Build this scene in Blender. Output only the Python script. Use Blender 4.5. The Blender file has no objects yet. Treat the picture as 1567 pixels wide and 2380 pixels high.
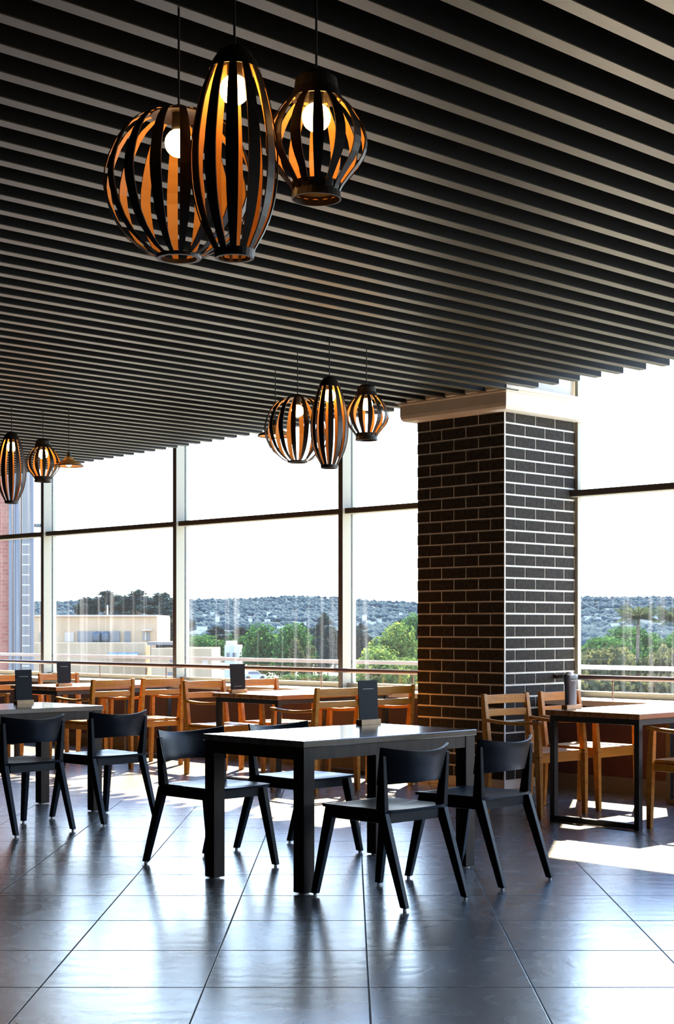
import bpy, math, random
from mathutils import Vector, Matrix, noise as mnoise

S = bpy.context.scene
COL = S.collection
R = math.radians
random.seed(7)

# ------------------------------------------------------------------ camera
F, CX, HY, H = 3600.0, 812.0, 1460.0, 1.3      # focal length in px, vanishing point, horizon row, eye height
cam_d = bpy.data.cameras.new('camera')
cam = bpy.data.objects.new('camera', cam_d); COL.objects.link(cam)
cam.location = (0, 0, H); cam.rotation_euler = (R(90), 0, 0)
cam_d.sensor_fit = 'HORIZONTAL'; cam_d.sensor_width = 36
cam_d.lens = F / 1567 * 36
cam_d.shift_x = -(CX - 783.5) / 1567
cam_d.shift_y = (HY - 1190) / 1567
cam_d.clip_end = 12000; cam_d.clip_start = 0.05
S.camera = cam

# ------------------------------------------------------------------ world, sun, exposure
S.view_settings.view_transform = 'Standard'
S.view_settings.look = 'None'
S.view_settings.gamma = 1
S.view_settings.use_curve_mapping = False
S.view_settings.exposure = 0.0
SKY = 9.0
SUN = 52.0
w = bpy.data.worlds.new('World'); S.world = w; w.use_nodes = True
nt = w.node_tree; nt.nodes.clear()
wo = nt.nodes.new('ShaderNodeOutputWorld'); bg = nt.nodes.new('ShaderNodeBackground')
tc = nt.nodes.new('ShaderNodeTexCoord'); sx = nt.nodes.new('ShaderNodeSeparateXYZ')
cr = nt.nodes.new('ShaderNodeValToRGB')
nt.links.new(tc.outputs['Generated'], sx.inputs[0]); nt.links.new(sx.outputs['Z'], cr.inputs[0])
e = cr.color_ramp.elements
e[0].position = 0.0; e[0].color = (.86, .93, 1, 1)
e[1].position = 0.9; e[1].color = (.12, .25, .62, 1)
x = e.new(0.08); x.color = (.78, .88, 1, 1)
x = e.new(0.19); x.color = (.63, .79, 1, 1)
x = e.new(0.40); x.color = (.28, .48, .92, 1)
nt.links.new(cr.outputs[0], bg.inputs[0]); bg.inputs[1].default_value = SKY
nt.links.new(bg.outputs[0], wo.inputs[0])

sun_d = bpy.data.lights.new('sun', 'SUN'); sun_d.energy = SUN; sun_d.angle = R(0.6); sun_d.color = (1, .80, .56)
sun = bpy.data.objects.new('sun', sun_d); COL.objects.link(sun)
az, el = R(10.7), R(43.7)
sdir = Vector((math.sin(az) * math.cos(el), math.cos(az) * math.cos(el), math.sin(el)))
sun.rotation_euler = sdir.to_track_quat('Z', 'Y').to_euler()
sun.location = (5, 30, 20)

# ------------------------------------------------------------------ room frame: u runs along the window wall, v towards it
TH = math.atan2(.7034, .7108)
Ud = Vector((-.7034, .7108, 0)); Vd = Vector((.7108, .7034, 0))
def P(u, v, z=0.0):
    q = Ud * u + Vd * v
    return Vector((q.x, q.y, z))
ROOM = Matrix.Rotation(TH, 4, 'Z')     # local x = v, local y = u
def at(px, py, Y):                     # a picture measurement turned into a point at depth Y
    return Vector(((px - CX) / F * Y, Y, H + (HY - py) / F * Y))

# ------------------------------------------------------------------ materials
def mat(name, color=(.5, .5, .5), rough=.5, metal=0.0, spec=.5, emit=None, estr=0.0):
    m = bpy.data.materials.new(name); m.use_nodes = True
    b = m.node_tree.nodes['Principled BSDF']
    b.inputs['Base Color'].default_value = (*color, 1)
    b.inputs['Roughness'].default_value = rough
    b.inputs['Metallic'].default_value = metal
    b.inputs['Specular IOR Level'].default_value = spec
    if emit:
        b.inputs['Emission Color'].default_value = (*emit, 1)
        b.inputs['Emission Strength'].default_value = estr
    return m
def N(m, t): return m.node_tree.nodes.new(t)
def L(m, a, b): m.node_tree.links.new(a, b)
def noisy(m, c1, c2, scale=(8, 8, 8), detail=5, rough=None, bump=0.0, space='Object', lo=.3, hi=.7, dist=.01):
    b = m.node_tree.nodes['Principled BSDF']
    t = N(m, 'ShaderNodeTexCoord'); mp = N(m, 'ShaderNodeMapping'); n = N(m, 'ShaderNodeTexNoise')
    c = N(m, 'ShaderNodeValToRGB')
    mp.inputs['Scale'].default_value = scale
    n.inputs['Scale'].default_value = 1; n.inputs['Detail'].default_value = detail
    L(m, t.outputs[space], mp.inputs[0]); L(m, mp.outputs[0], n.inputs['Vector'])
    L(m, n.outputs['Fac'], c.inputs[0])
    c.color_ramp.elements[0].position = lo; c.color_ramp.elements[0].color = (*c1, 1)
    c.color_ramp.elements[1].position = hi; c.color_ramp.elements[1].color = (*c2, 1)
    L(m, c.outputs[0], b.inputs['Base Color'])
    if rough:
        r = N(m, 'ShaderNodeMapRange'); L(m, n.outputs['Fac'], r.inputs[0])
        r.inputs[3].default_value, r.inputs[4].default_value = rough; L(m, r.outputs[0], b.inputs['Roughness'])
    if bump:
        bp = N(m, 'ShaderNodeBump'); bp.inputs['Strength'].default_value = bump; bp.inputs['Distance'].default_value = dist
        L(m, n.outputs['Fac'], bp.inputs['Height']); L(m, bp.outputs[0], b.inputs['Normal'])
    return m

M = {}
def coat(m, wgt, rough, ior=1.5):
    b = m.node_tree.nodes['Principled BSDF']
    b.inputs['Coat Weight'].default_value = wgt; b.inputs['Coat Roughness'].default_value = rough; b.inputs['Coat IOR'].default_value = ior
    return m
# slate tile floor, tile grid square to the camera
def floor_mat():
    m = mat('slate_tiles', (.06, .065, .07), .3)
    b = m.node_tree.nodes['Principled BSDF']
    t = N(m, 'ShaderNodeTexCoord'); sp = N(m, 'ShaderNodeSeparateXYZ'); L(m, t.outputs['Object'], sp.inputs[0])
    def grid(out, off, period, half):
        a = N(m, 'ShaderNodeMath'); a.operation = 'SUBTRACT'; L(m, out, a.inputs[0]); a.inputs[1].default_value = off - period * 40
        d = N(m, 'ShaderNodeMath'); d.operation = 'DIVIDE'; L(m, a.outputs[0], d.inputs[0]); d.inputs[1].default_value = period
        f = N(m, 'ShaderNodeMath'); f.operation = 'FRACT'; L(m, d.outputs[0], f.inputs[0])
        p = N(m, 'ShaderNodeMath'); p.operation = 'PINGPONG'; L(m, f.outputs[0], p.inputs[0]); p.inputs[1].default_value = .5
        l = N(m, 'ShaderNodeMapRange'); L(m, p.outputs[0], l.inputs[0])
        l.inputs[1].default_value = half / period * .5; l.inputs[2].default_value = half / period * 1.2
        fl = N(m, 'ShaderNodeMath'); fl.operation = 'FLOOR'; L(m, d.outputs[0], fl.inputs[0])
        return l.outputs[0], fl.outputs[0]
    gx, ix = grid(sp.outputs['X'], .0707, .5953, .0035)
    gy, iy = grid(sp.outputs['Y'], 5.605, .641, .0050)
    g = N(m, 'ShaderNodeMath'); g.operation = 'MINIMUM'; L(m, gx, g.inputs[0]); L(m, gy, g.inputs[1])
    # per tile offset
    cb = N(m, 'ShaderNodeCombineXYZ'); L(m, ix, cb.inputs[0]); L(m, iy, cb.inputs[1])
    wn = N(m, 'ShaderNodeTexWhiteNoise'); wn.noise_dimensions = '3D'; L(m, cb.outputs[0], wn.inputs['Vector'])
    sc = N(m, 'ShaderNodeVectorMath'); sc.operation = 'SCALE'; L(m, wn.outputs['Color'], sc.inputs[0]); sc.inputs['Scale'].default_value = 7
    ad = N(m, 'ShaderNodeVectorMath'); ad.operation = 'ADD'; L(m, t.outputs['Object'], ad.inputs[0]); L(m, sc.outputs[0], ad.inputs[1])
    # swirling cleft relief
    wv = N(m, 'ShaderNodeTexWave'); wv.wave_type = 'RINGS'; wv.inputs['Scale'].default_value = 2.2
    wv.inputs['Distortion'].default_value = 9; wv.inputs['Detail'].default_value = 4; wv.inputs['Detail Scale'].default_value = 1.2
    L(m, ad.outputs[0], wv.inputs['Vector'])
    n1 = N(m, 'ShaderNodeTexNoise'); n1.inputs['Scale'].default_value = 5; n1.inputs['Detail'].default_value = 3; n1.inputs['Distortion'].default_value = 1.2
    L(m, ad.outputs[0], n1.inputs['Vector'])
    n2 = N(m, 'ShaderNodeTexNoise'); n2.inputs['Scale'].default_value = 1.5; n2.inputs['Detail'].default_value = 3
    L(m, ad.outputs[0], n2.inputs['Vector'])
    msk = N(m, 'ShaderNodeMapRange'); L(m, n2.outputs['Fac'], msk.inputs[0]); msk.inputs[1].default_value = .42; msk.inputs[2].default_value = .62
    ml = N(m, 'ShaderNodeMath'); ml.operation = 'MULTIPLY'; L(m, wv.outputs['Fac'], ml.inputs[0]); L(m, msk.outputs[0], ml.inputs[1])
    m2 = N(m, 'ShaderNodeMath'); m2.operation = 'MULTIPLY_ADD'; L(m, ml.outputs[0], m2.inputs[0]); m2.inputs[1].default_value = .35; L(m, n1.outputs['Fac'], m2.inputs[2])
    m3 = N(m, 'ShaderNodeMath'); m3.operation = 'MULTIPLY_ADD'; L(m, g.outputs[0], m3.inputs[0]); m3.inputs[1].default_value = .6; L(m, m2.outputs[0], m3.inputs[2])
    bp = N(m, 'ShaderNodeBump'); bp.inputs['Strength'].default_value = .22; bp.inputs['Distance'].default_value = .006
    L(m, m3.outputs[0], bp.inputs['Height']); L(m, bp.outputs[0], b.inputs['Normal'])
    c = N(m, 'ShaderNodeValToRGB'); L(m, n1.outputs['Fac'], c.inputs[0])
    c.color_ramp.elements[0].position = .3; c.color_ramp.elements[0].color = (.080, .078, .078, 1)
    c.color_ramp.elements[1].position = .7; c.color_ramp.elements[1].color = (.155, .142, .13, 1)
    mx = N(m, 'ShaderNodeMix'); mx.data_type = 'RGBA'; L(m, g.outputs[0], mx.inputs[0])
    mx.inputs[6].default_value = (.012, .012, .012, 1); L(m, c.outputs[0], mx.inputs[7]); L(m, mx.outputs[2], b.inputs['Base Color'])
    rr = N(m, 'ShaderNodeMapRange'); L(m, n1.outputs['Fac'], rr.inputs[0]); rr.inputs[3].default_value = .18; rr.inputs[4].default_value = .34
    r2 = N(m, 'ShaderNodeMix'); L(m, g.outputs[0], r2.inputs[0]); r2.inputs[2].default_value = .9; L(m, rr.outputs[0], r2.inputs[3])
    L(m, r2.outputs[0], b.inputs['Roughness'])
    b.inputs['Specular IOR Level'].default_value = .8
    coat(m, 1, .25, 2.1)
    L(m, bp.outputs[0], b.inputs['Coat Normal']); cw = N(m, 'ShaderNodeMath'); cw.operation = 'MULTIPLY'; L(m, g.outputs[0], cw.inputs[0]); cw.inputs[1].default_value = 1.0; L(m, cw.outputs[0], b.inputs['Coat Weight'])
    return m
M['floor'] = floor_mat()
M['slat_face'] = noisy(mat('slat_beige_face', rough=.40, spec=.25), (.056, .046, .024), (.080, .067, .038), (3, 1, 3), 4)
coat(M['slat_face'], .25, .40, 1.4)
M['slat_side'] = mat('slat_shaded_side', (.006, .0055, .005), .6, spec=.15)  # same slats as the beige face; shade on the sides put into the colour
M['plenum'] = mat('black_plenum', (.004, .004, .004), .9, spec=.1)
M['brick'] = noisy(mat('dark_brick', rough=.75, spec=.12), (.016, .013, .010), (.036, .029, .022), (30, 30, 30), 4, bump=.3, dist=.003)
M['mortar'] = noisy(mat('cream_mortar', rough=.85), (.62, .58, .50), (.75, .71, .62), (40, 40, 40), 3)
M['plaster'] = noisy(mat('cream_plaster', rough=.6), (.50, .45, .36), (.56, .51, .42), (6, 6, 6), 3)
M['alu'] = mat('pale_aluminium', (.30, .275, .20), .5)
M['frame_shade'] = mat('shaded_frame_front', (.040, .024, .015), .6)  # backlit room side of the pale aluminium, its shade put into the colour
M['gasket'] = mat('black_gasket', (.01, .01, .01), .6)
M['maroon'] = noisy(mat('maroon_panel', rough=.5), (.060, .016, .010), (.085, .024, .014), (3, 3, 3), 3)
M['sill'] = mat('white_stone_sill', (.75, .74, .70), .3)
M['wall'] = mat('dim_wall', (.035, .032, .03), .8)
M['rail'] = mat('polished_steel_rail', (.16, .10, .08), .3, .6)
M['exrail'] = mat('white_coping', (.6, .6, .57), .5)
M['black_metal'] = mat('black_metal', (.010, .010, .012), .4)
M['chair_dark'] = noisy(mat('black_stained_wood', rough=.33), (.003, .004, .007), (.006, .008, .013), (6, 6, 40), 4, rough=(.26, .40)); M['chair_dark'].node_tree.nodes['Principled BSDF'].inputs['Specular IOR Level'].default_value = .16
M['oak'] = noisy(mat('orange_oak', rough=.42, spec=.3), (.34, .12, .012), (.48, .20, .022), (4, 30, 30), 4, rough=(.34, .5))
M['glide'] = mat('white_glide', (.7, .7, .68), .4)
M['table_top'] = noisy(mat('lacquered_grey_oak_top', rough=.2), (.10, .075, .052), (.17, .135, .10), (3, 26, 3), 6, rough=(.12, .24))
M['table_leg'] = noisy(mat('grey_brown_oak', rough=.5, spec=.2), (.026, .016, .009), (.048, .030, .018), (20, 20, 3), 5)
M['table_top2'] = noisy(mat('warm_oak_top', rough=.25), (.22, .08, .02), (.32, .13, .04), (3, 26, 3), 6, rough=(.2, .36))
coat(M['table_top'], 1, .14, 1.8); coat(M['table_top2'], .6, .2)
M['menu'] = mat('charcoal_menu_board', (.006, .007, .010), .6, spec=.15)
M['menu_line'] = mat('grey_print', (.35, .36, .38), .5)
M['menu_wood'] = noisy(mat('light_wood_block', rough=.5), (.42, .24, .10), (.55, .34, .16), (8, 30, 8), 4)
M['lamp'] = noisy(mat('dark_lamp_wood', rough=.45), (.010, .007, .005), (.018, .012, .008), (20, 20, 4), 4)
M['cord'] = mat('black_cord', (.01, .01, .01), .6)
M['bulb'] = mat('warm_bulb', (1, .8, .5), .5, emit=(1, .52, .16), estr=26)
M['amber'] = mat('amber_shade', (.7, .35, .08), .5)
def rib_mat():
    m = bpy.data.materials.new('veneer_strip'); m.use_nodes = True
    b = m.node_tree.nodes['Principled BSDF']
    b.inputs['Base Color'].default_value = (.018, .010, .006, 1); b.inputs['Roughness'].default_value = .45
    return m
M['rib'] = rib_mat()
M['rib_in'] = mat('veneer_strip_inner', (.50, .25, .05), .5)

def glass_mat():
    m = bpy.data.materials.new('dusty_glass'); m.use_nodes = True
    nn = m.node_tree.nodes; nn.clear()
    o = N(m, 'ShaderNodeOutputMaterial'); tr = N(m, 'ShaderNodeBsdfTransparent'); gl = N(m, 'ShaderNodeBsdfGlossy')
    tl = N(m, 'ShaderNodeBsdfTranslucent')
    tr.inputs[0].default_value = (.95, .97, .96, 1); gl.inputs['Roughness'].default_value = .02
    tl.inputs[0].default_value = (.9, .95, 1, 1)
    a = N(m, 'ShaderNodeMixShader'); a.inputs[0].default_value = .045; L(m, tr.outputs[0], a.inputs[1]); L(m, gl.outputs[0], a.inputs[2])
    t = N(m, 'ShaderNodeTexCoord'); mp = N(m, 'ShaderNodeMapping'); mp.inputs['Scale'].default_value = (1, 9, .22)
    n = N(m, 'ShaderNodeTexNoise'); n.inputs['Scale'].default_value = 1; n.inputs['Detail'].default_value = 6; n.inputs['Roughness'].default_value = .7
    L(m, t.outputs['Object'], mp.inputs[0]); L(m, mp.outputs[0], n.inputs['Vector'])
    r = N(m, 'ShaderNodeMapRange'); L(m, n.outputs['Fac'], r.inputs[0])
    r.inputs[1].default_value = .54; r.inputs[2].default_value = .78; r.inputs[3].default_value = .003; r.inputs[4].default_value = .042
    bmx = N(m, 'ShaderNodeMixShader'); L(m, r.outputs[0], bmx.inputs[0]); L(m, a.outputs[0], bmx.inputs[1]); L(m, tl.outputs[0], bmx.inputs[2])
    L(m, bmx.outputs[0], o.inputs[0])
    return m
M['glass'] = glass_mat()
# outside
def leaf(name, c1, c2):
    m = bpy.data.materials.new(name); m.use_nodes = True
    nn = m.node_tree.nodes; nn.clear()
    o = N(m, 'ShaderNodeOutputMaterial'); d = N(m, 'ShaderNodeBsdfDiffuse'); tl = N(m, 'ShaderNodeBsdfTranslucent'); mx = N(m, 'ShaderNodeMixShader')
    t = N(m, 'ShaderNodeTexCoord'); n = N(m, 'ShaderNodeTexNoise'); n.inputs['Scale'].default_value = .7; n.inputs['Detail'].default_value = 6
    c = N(m, 'ShaderNodeValToRGB'); L(m, t.outputs['Object'], n.inputs['Vector']); L(m, n.outputs['Fac'], c.inputs[0])
    c.color_ramp.elements[0].position = .35; c.color_ramp.elements[0].color = (*c1, 1)
    c.color_ramp.elements[1].position = .65; c.color_ramp.elements[1].color = (*c2, 1)
    L(m, c.outputs[0], d.inputs[0]); L(m, c.outputs[0], tl.inputs[0]); mx.inputs[0].default_value = .45
    L(m, d.outputs[0], mx.inputs[1]); L(m, tl.outputs[0], mx.inputs[2]); L(m, mx.outputs[0], o.inputs[0])
    return m
M['redbrick'] = mat('red_brick_wall', (.38, .15, .11), .85)
def rb(m):
    b = m.node_tree.nodes['Principled BSDF']; t = N(m, 'ShaderNodeTexCoord'); k = N(m, 'ShaderNodeTexBrick')
    mp = N(m, 'ShaderNodeMapping'); mp.inputs['Rotation'].default_value = (R(90), 0, 0)
    L(m, t.outputs['Object'], mp.inputs[0]); L(m, mp.outputs[0], k.inputs['Vector'])
    k.inputs['Scale'].default_value = 3.2; k.inputs['Color1'].default_value = (.17, .05, .032, 1); k.inputs['Color2'].default_value = (.21, .08, .052, 1)
    k.inputs['Mortar'].default_value = (.18, .11, .09, 1); L(m, k.outputs[0], b.inputs['Base Color'])
rb(M['redbrick'])
M['beige'] = noisy(mat('cream_render', rough=.9), (.30, .20, .11), (.35, .25, .15), (.4, .4, .4), 3)
M['beige2'] = mat('pale_render', (.34, .28, .21), .9)
M['white'] = mat('white_render', (.36, .36, .37), .8)
M['window_dark'] = mat('dark_window_pane', (.05, .06, .07), .2)
M['tank'] = mat('black_water_tank', (.03, .045, .055), .5)
M['solar'] = mat('solar_collector', (.12, .18, .28), .3)
M['pipe'] = mat('galvanised_pipe', (.10, .10, .10), .7)
M['ground'] = noisy(mat('scrub_ground', rough=.95), (.020, .032, .022), (.045, .05, .038), (.02, .02, .02), 6)
M['hill'] = noisy(mat('hazy_wooded_hill', rough=1, spec=0), (.040, .056, .068), (.075, .092, .100), (.02, .02, .02), 8)  # distance haze put into the bluish base colour
M['forest'] = leaf('hazy_forest', (.048, .078, .094), (.078, .112, .122)); M['forest'].node_tree.nodes['Noise Texture'].inputs['Scale'].default_value = .01  # pale blue greens carry the painted distance haze
M['roof_grey'] = mat('weathered_concrete', (.13, .12, .11), .9)
M['leaf'] = leaf('green_leaves', (.012, .055, .022), (.06, .13, .035))
M['leaf_y'] = leaf('yellow_green_leaves', (.05, .11, .025), (.17, .22, .06))
M['leaf_b'] = leaf('blue_green_leaves', (.012, .030, .032), (.034, .056, .054))
M['leaf_o'] = leaf('olive_leaves', (.025, .035, .016), (.09, .10, .045))
M['leaf_p'] = leaf('palm_fronds', (.022, .040, .022), (.055, .075, .035))
M['trunk'] = mat('bark', (.14, .10, .07), .9)

# ------------------------------------------------------------------ mesh builder
class MB:
    def __init__(s): s.v = []; s.f = []; s.m = []
    def _add(s, vs, fs, mi=0):
        o = len(s.v); s.v += [tuple(q) for q in vs]
        for f in fs: s.f.append([o + i for i in f]); s.m.append(mi)
    def hexa(s, p, mi=0):     # 4 bottom, 4 top, both counter-clockwise
        s._add(p, [(3, 2, 1, 0), (4, 5, 6, 7), (0, 1, 5, 4), (1, 2, 6, 5), (2, 3, 7, 6), (3, 0, 4, 7)], mi)
    def box(s, x0, x1, y0, y1, z0, z1, mi=0):
        s.hexa([(x0, y0, z0), (x1, y0, z0), (x1, y1, z0), (x0, y1, z0), (x0, y0, z1), (x1, y0, z1), (x1, y1, z1), (x0, y1, z1)], mi)
        return s
    def bar(s, a, b, wa, wb=None, mi=0):   # horizontal cut sections wa at a, wb at b
        wb = wb or wa; (ax, ay), (bx, by) = wa, wb
        lo, hi = (a, b) if a[2] < b[2] else (b, a)
        wl, wh = (wa, wb) if a[2] < b[2] else (wb, wa)
        q = []
        for c, ww in ((lo, wl), (hi, wh)):
            for sx_, sy_ in ((-1, -1), (1, -1), (1, 1), (-1, 1)):
                q.append((c[0] + sx_ * ww[0] / 2, c[1] + sy_ * ww[1] / 2, c[2]))
        s.hexa(q, mi); return s
    def sweep(s, pts, hw, hh, up=(0, 0, 1), mi=0, closed=False):   # rectangular section along pts; hw,hh lists or numbers
        n = len(pts); up = Vector(up); rings = []
        for i, p in enumerate(pts):
            p = Vector(p)
            a = Vector(pts[max(i - 1, 0)]); b = Vector(pts[min(i + 1, n - 1)])
            t = (b - a).normalized(); sd = t.cross(up).normalized(); uu = sd.cross(t)
            w_ = hw[i] if isinstance(hw, (list, tuple)) else hw; h_ = hh[i] if isinstance(hh, (list, tuple)) else hh
            rings.append([p - sd * w_ - uu * h_, p + sd * w_ - uu * h_, p + sd * w_ + uu * h_, p - sd * w_ + uu * h_])
        vs = [q for r in rings for q in r]; fs = []
        for i in range(n - 1):
            for k in range(4):
                k2 = (k + 1) % 4; fs.append((i * 4 + k, i * 4 + k2, (i + 1) * 4 + k2, (i + 1) * 4 + k))
        fs.append((3, 2, 1, 0)); e_ = (n - 1) * 4; fs.append((e_, e_ + 1, e_ + 2, e_ + 3))
        s._add(vs, fs, mi); return s
    def lathe(s, prof, c=(0, 0, 0), seg=24, mi=0):   # prof: (r, z)
        vs = []; fs = []
        for r, z in prof:
            for k in range(seg):
                a = 2 * math.pi * k / seg; vs.append((c[0] + r * math.cos(a), c[1] + r * math.sin(a), c[2] + z))
        for i in range(len(prof) - 1):
            for k in range(seg):
                k2 = (k + 1) % seg; fs.append((i * seg + k, i * seg + k2, (i + 1) * seg + k2, (i + 1) * seg + k))
        s._add(vs, fs, mi); return s
    def tube(s, pts, r, seg=10, mi=0):
        n = len(pts); vs = []; fs = []
        for i, p in enumerate(pts):
            p = Vector(p); a = Vector(pts[max(i - 1, 0)]); b = Vector(pts[min(i + 1, n - 1)]); t = (b - a).normalized()
            ref = Vector((0, 0, 1)) if abs(t.z) < .9 else Vector((1, 0, 0))
            x_ = t.cross(ref).normalized(); y_ = t.cross(x_)
            rr = r[i] if isinstance(r, (list, tuple)) else r
            for k in range(seg):
                an = 2 * math.pi * k / seg; vs.append(p + (x_ * math.cos(an) + y_ * math.sin(an)) * rr)
        for i in range(n - 1):
            for k in range(seg):
                k2 = (k + 1) % seg; fs.append((i * seg + k, i * seg + k2, (i + 1) * seg + k2, (i + 1) * seg + k))
        fs.append(tuple(range(seg - 1, -1, -1))); fs.append(tuple((n - 1) * seg + k for k in range(seg)))
        s._add(vs, fs, mi); return s
    def build(s, name, m, parent=None, bevel=0, smooth=False, mtx=None, seg=2):
        me = bpy.data.meshes.new(name); me.from_pydata(s.v, [], s.f)
        for q in (m if isinstance(m, (list, tuple)) else [m]): me.materials.append(q)
        if len(me.materials) > 1:
            me.polygons.foreach_set('material_index', s.m)
        if smooth: me.polygons.foreach_set('use_smooth', [True] * len(me.polygons))
        me.update()
        o = bpy.data.objects.new(name, me); COL.objects.link(o)
        if parent: o.parent = parent
        if mtx is not None: o.matrix_local = mtx
        if bevel:
            b = o.modifiers.new('bevel', 'BEVEL'); b.width = bevel; b.segments = seg; b.limit_method = 'ANGLE'
        return o
def tag(o, label, cat, group=None, kind=None):
    o['label'] = label; o['category'] = cat
    if group: o['group'] = group
    if kind: o['kind'] = kind
    return o
def struct(o): o['kind'] = 'structure'; return o
def empty(name, loc=(0, 0, 0), rz=0.0):
    o = bpy.data.objects.new(name, None); COL.objects.link(o); o.location = loc; o.rotation_euler = (0, 0, rz)
    o.empty_display_size = .1
    return o
def copy_tree(o, parent=None):
    c = o.copy(); COL.objects.link(c)
    if parent: c.parent = parent
    for ch in list(o.children): copy_tree(ch, c)
    return c
def frange(n): return [i / (n - 1) for i in range(n)]

# ================================================================== STRUCTURE
b = MB(); b.v = [tuple(P(-6, -6)), tuple(P(-6, 10.7)), tuple(P(21, 10.7)), tuple(P(21, -6))]
b.f = [(3, 2, 1, 0)]; b.m = [0]
b2 = MB(); b2.hexa([P(-6, -6, -.3), P(-6, 10.7, -.3), P(21, 10.7, -.3), P(21, -6, -.3), P(-6, -6, 0), P(-6, 10.7, 0), P(21, 10.7, 0), P(21, -6, 0)])
struct(b2.build('floor', M['floor']))

# slatted ceiling (plate over the slats, slats as parts)
CZ = 3.2
def vend(u): return 9.55 + (u - 6.45) * .099
cr_ = empty('ceiling'); struct(cr_); cr_.rotation_euler = (0, 0, TH)
bb = MB(); bb.hexa([(-6, -6, CZ + .17), (vend(-6) - .12, -6, CZ + .17), (vend(19) - .12, 19, CZ + .17), (-6, 19, CZ + .17),
                    (-6, -6, CZ + .22), (vend(-6) - .12, -6, CZ + .22), (vend(19) - .12, 19, CZ + .22), (-6, 19, CZ + .22)])
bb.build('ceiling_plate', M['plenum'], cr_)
PITCH = .2175; SW = .062
k0 = -20
for k in range(k0, 68):
    uf = 4.225 + PITCH * k; un = uf - SW; ve = vend(un)
    s = MB()
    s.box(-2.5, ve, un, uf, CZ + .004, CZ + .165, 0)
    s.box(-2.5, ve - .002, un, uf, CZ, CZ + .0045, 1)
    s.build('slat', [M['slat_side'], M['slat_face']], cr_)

# roof slab over the terrace outside, and its far edge
r_ = MB(); r_.box(-7, 10.75, -6.5, 21.5, 4.35, 4.75); struct(r_.build('roof', M['wall'], mtx=ROOM))
# room walls out of view
q = MB(); q.box(-6.2, -6, -6, 21, 0, 4.35); struct(q.build('wall_back', M['wall'], mtx=ROOM))
q = MB(); q.box(-6, 10.7, 21, 21.2, 0, 4.35); struct(q.build('wall_left', M['wall'], mtx=ROOM))
q = MB(); q.box(-6, 10.7, -2.7, -2.5, 0, .8); q.box(-6, 10.7, -2.7, -2.5, 3.3, 4.35); q.box(-6, 8.2, -2.7, -2.5, .8, 3.3)
struct(q.build('wall_right', M['wall'], mtx=ROOM))

# window wall
PU0, PU1, PV0, PV1 = 7.99, 8.943, 9.665, 10.64
for nm, a0, a1 in (('wall_window', PU1, 21), ('wall_window_right', -6, PU0)):
    q = MB(); q.box(10.15, 10.72, a0, a1, -12, .675); struct(q.build(nm, M['maroon'], mtx=ROOM))
for i, (a0, a1) in enumerate(((PU1, 21), (-6, PU0))):
    q = MB(); q.box(10.10, 10.78, a0, a1, .675, .72); struct(q.build('trim_%d' % (i + 1), M['sill'], mtx=ROOM, bevel=.004))
for i, (a0, a1) in enumerate(((PU1, 21), (-6, PU0))):
    q = MB(); q.box(10.125, 10.15, a0, a1, 0.0, .12); struct(q.build('baseboard_%s' % ('left', 'right')[i], M['roof_grey'], mtx=ROOM))
ZT0, ZT1, ZH = 2.415, 2.463, 4.35
mull = [2.99, 5.56, 10.70, 13.28, 15.84, 18.40]
def mullion(u, parent, name='mullion'):
    q = MB()
    q.box(10.50, 10.612, u, u + .055, .72, ZH, 0); q.box(10.494, 10.50, u - .001, u + .056, .72, ZH, 2)  # thin dark layer in front carries the painted shade of the mullion
    q.box(10.612, 10.632, u + .006, u + .049, .72, ZH, 1)
    q.box(10.632, 10.68, u, u + .055, .72, ZH, 0)
    return q.build(name, [M['alu'], M['gasket'], M['frame_shade']], parent, mtx=Matrix.Identity(4))
bays = [(-2.5, 2.99), (3.045, 5.56), (5.615, PU0), (PU1, 10.70), (10.755, 13.28), (13.335, 15.84), (15.895, 18.40), (18.455, 21)]
for i, (a0, a1) in enumerate(bays):
    wn_ = empty('window_%d' % (i + 1)); struct(wn_); wn_.rotation_euler = (0, 0, TH)
    q = MB(); q.box(10.618, 10.626, a0, a1, .77, ZT0); q.build('pane', M['glass'], wn_)
    q = MB(); q.box(10.618, 10.626, a0, a1, ZT1, ZH); q.build('pane', M['glass'], wn_)
    q = MB(); q.box(10.53, 10.66, a0, a1, ZT0, ZT1, 0); q.box(10.532, 10.66, a0, a1, ZT0 - .006, ZT0, 1); q.build('transom', [M['frame_shade'], M['alu']], wn_)  # shade painted on the transom body, pale strip for its lit underside
    q = MB(); q.box(10.56, 10.67, a0, a1, .72, .77); q.build('bottom_rail', M['alu'], wn_, bevel=.003)
    if a1 in mull: mullion(a1, wn_)
    elif a1 == PU0:
        q = MB(); q.box(10.60, 10.645, a1 - .03, a1, .72, ZH); q.build('jamb', M['alu'], wn_)
    if a0 == PU1:
        q = MB(); q.box(10.60, 10.645, a0, a0 + .03, .72, ZH); q.build('jamb', M['alu'], wn_)
# side window of the room (right of the camera, out of view)
ws = empty('window_9'); struct(ws); ws.rotation_euler = (0, 0, TH)
q = MB(); q.box(8.2, 10.5, -2.62, -2.61, .8, 3.3); q.build('pane', M['glass'], ws)
for vv in (9.3,):
    q = MB(); q.box(vv, vv + .06, -2.7, -2.52, .8, 3.3); q.build('mullion', M['alu'], ws)

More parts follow.
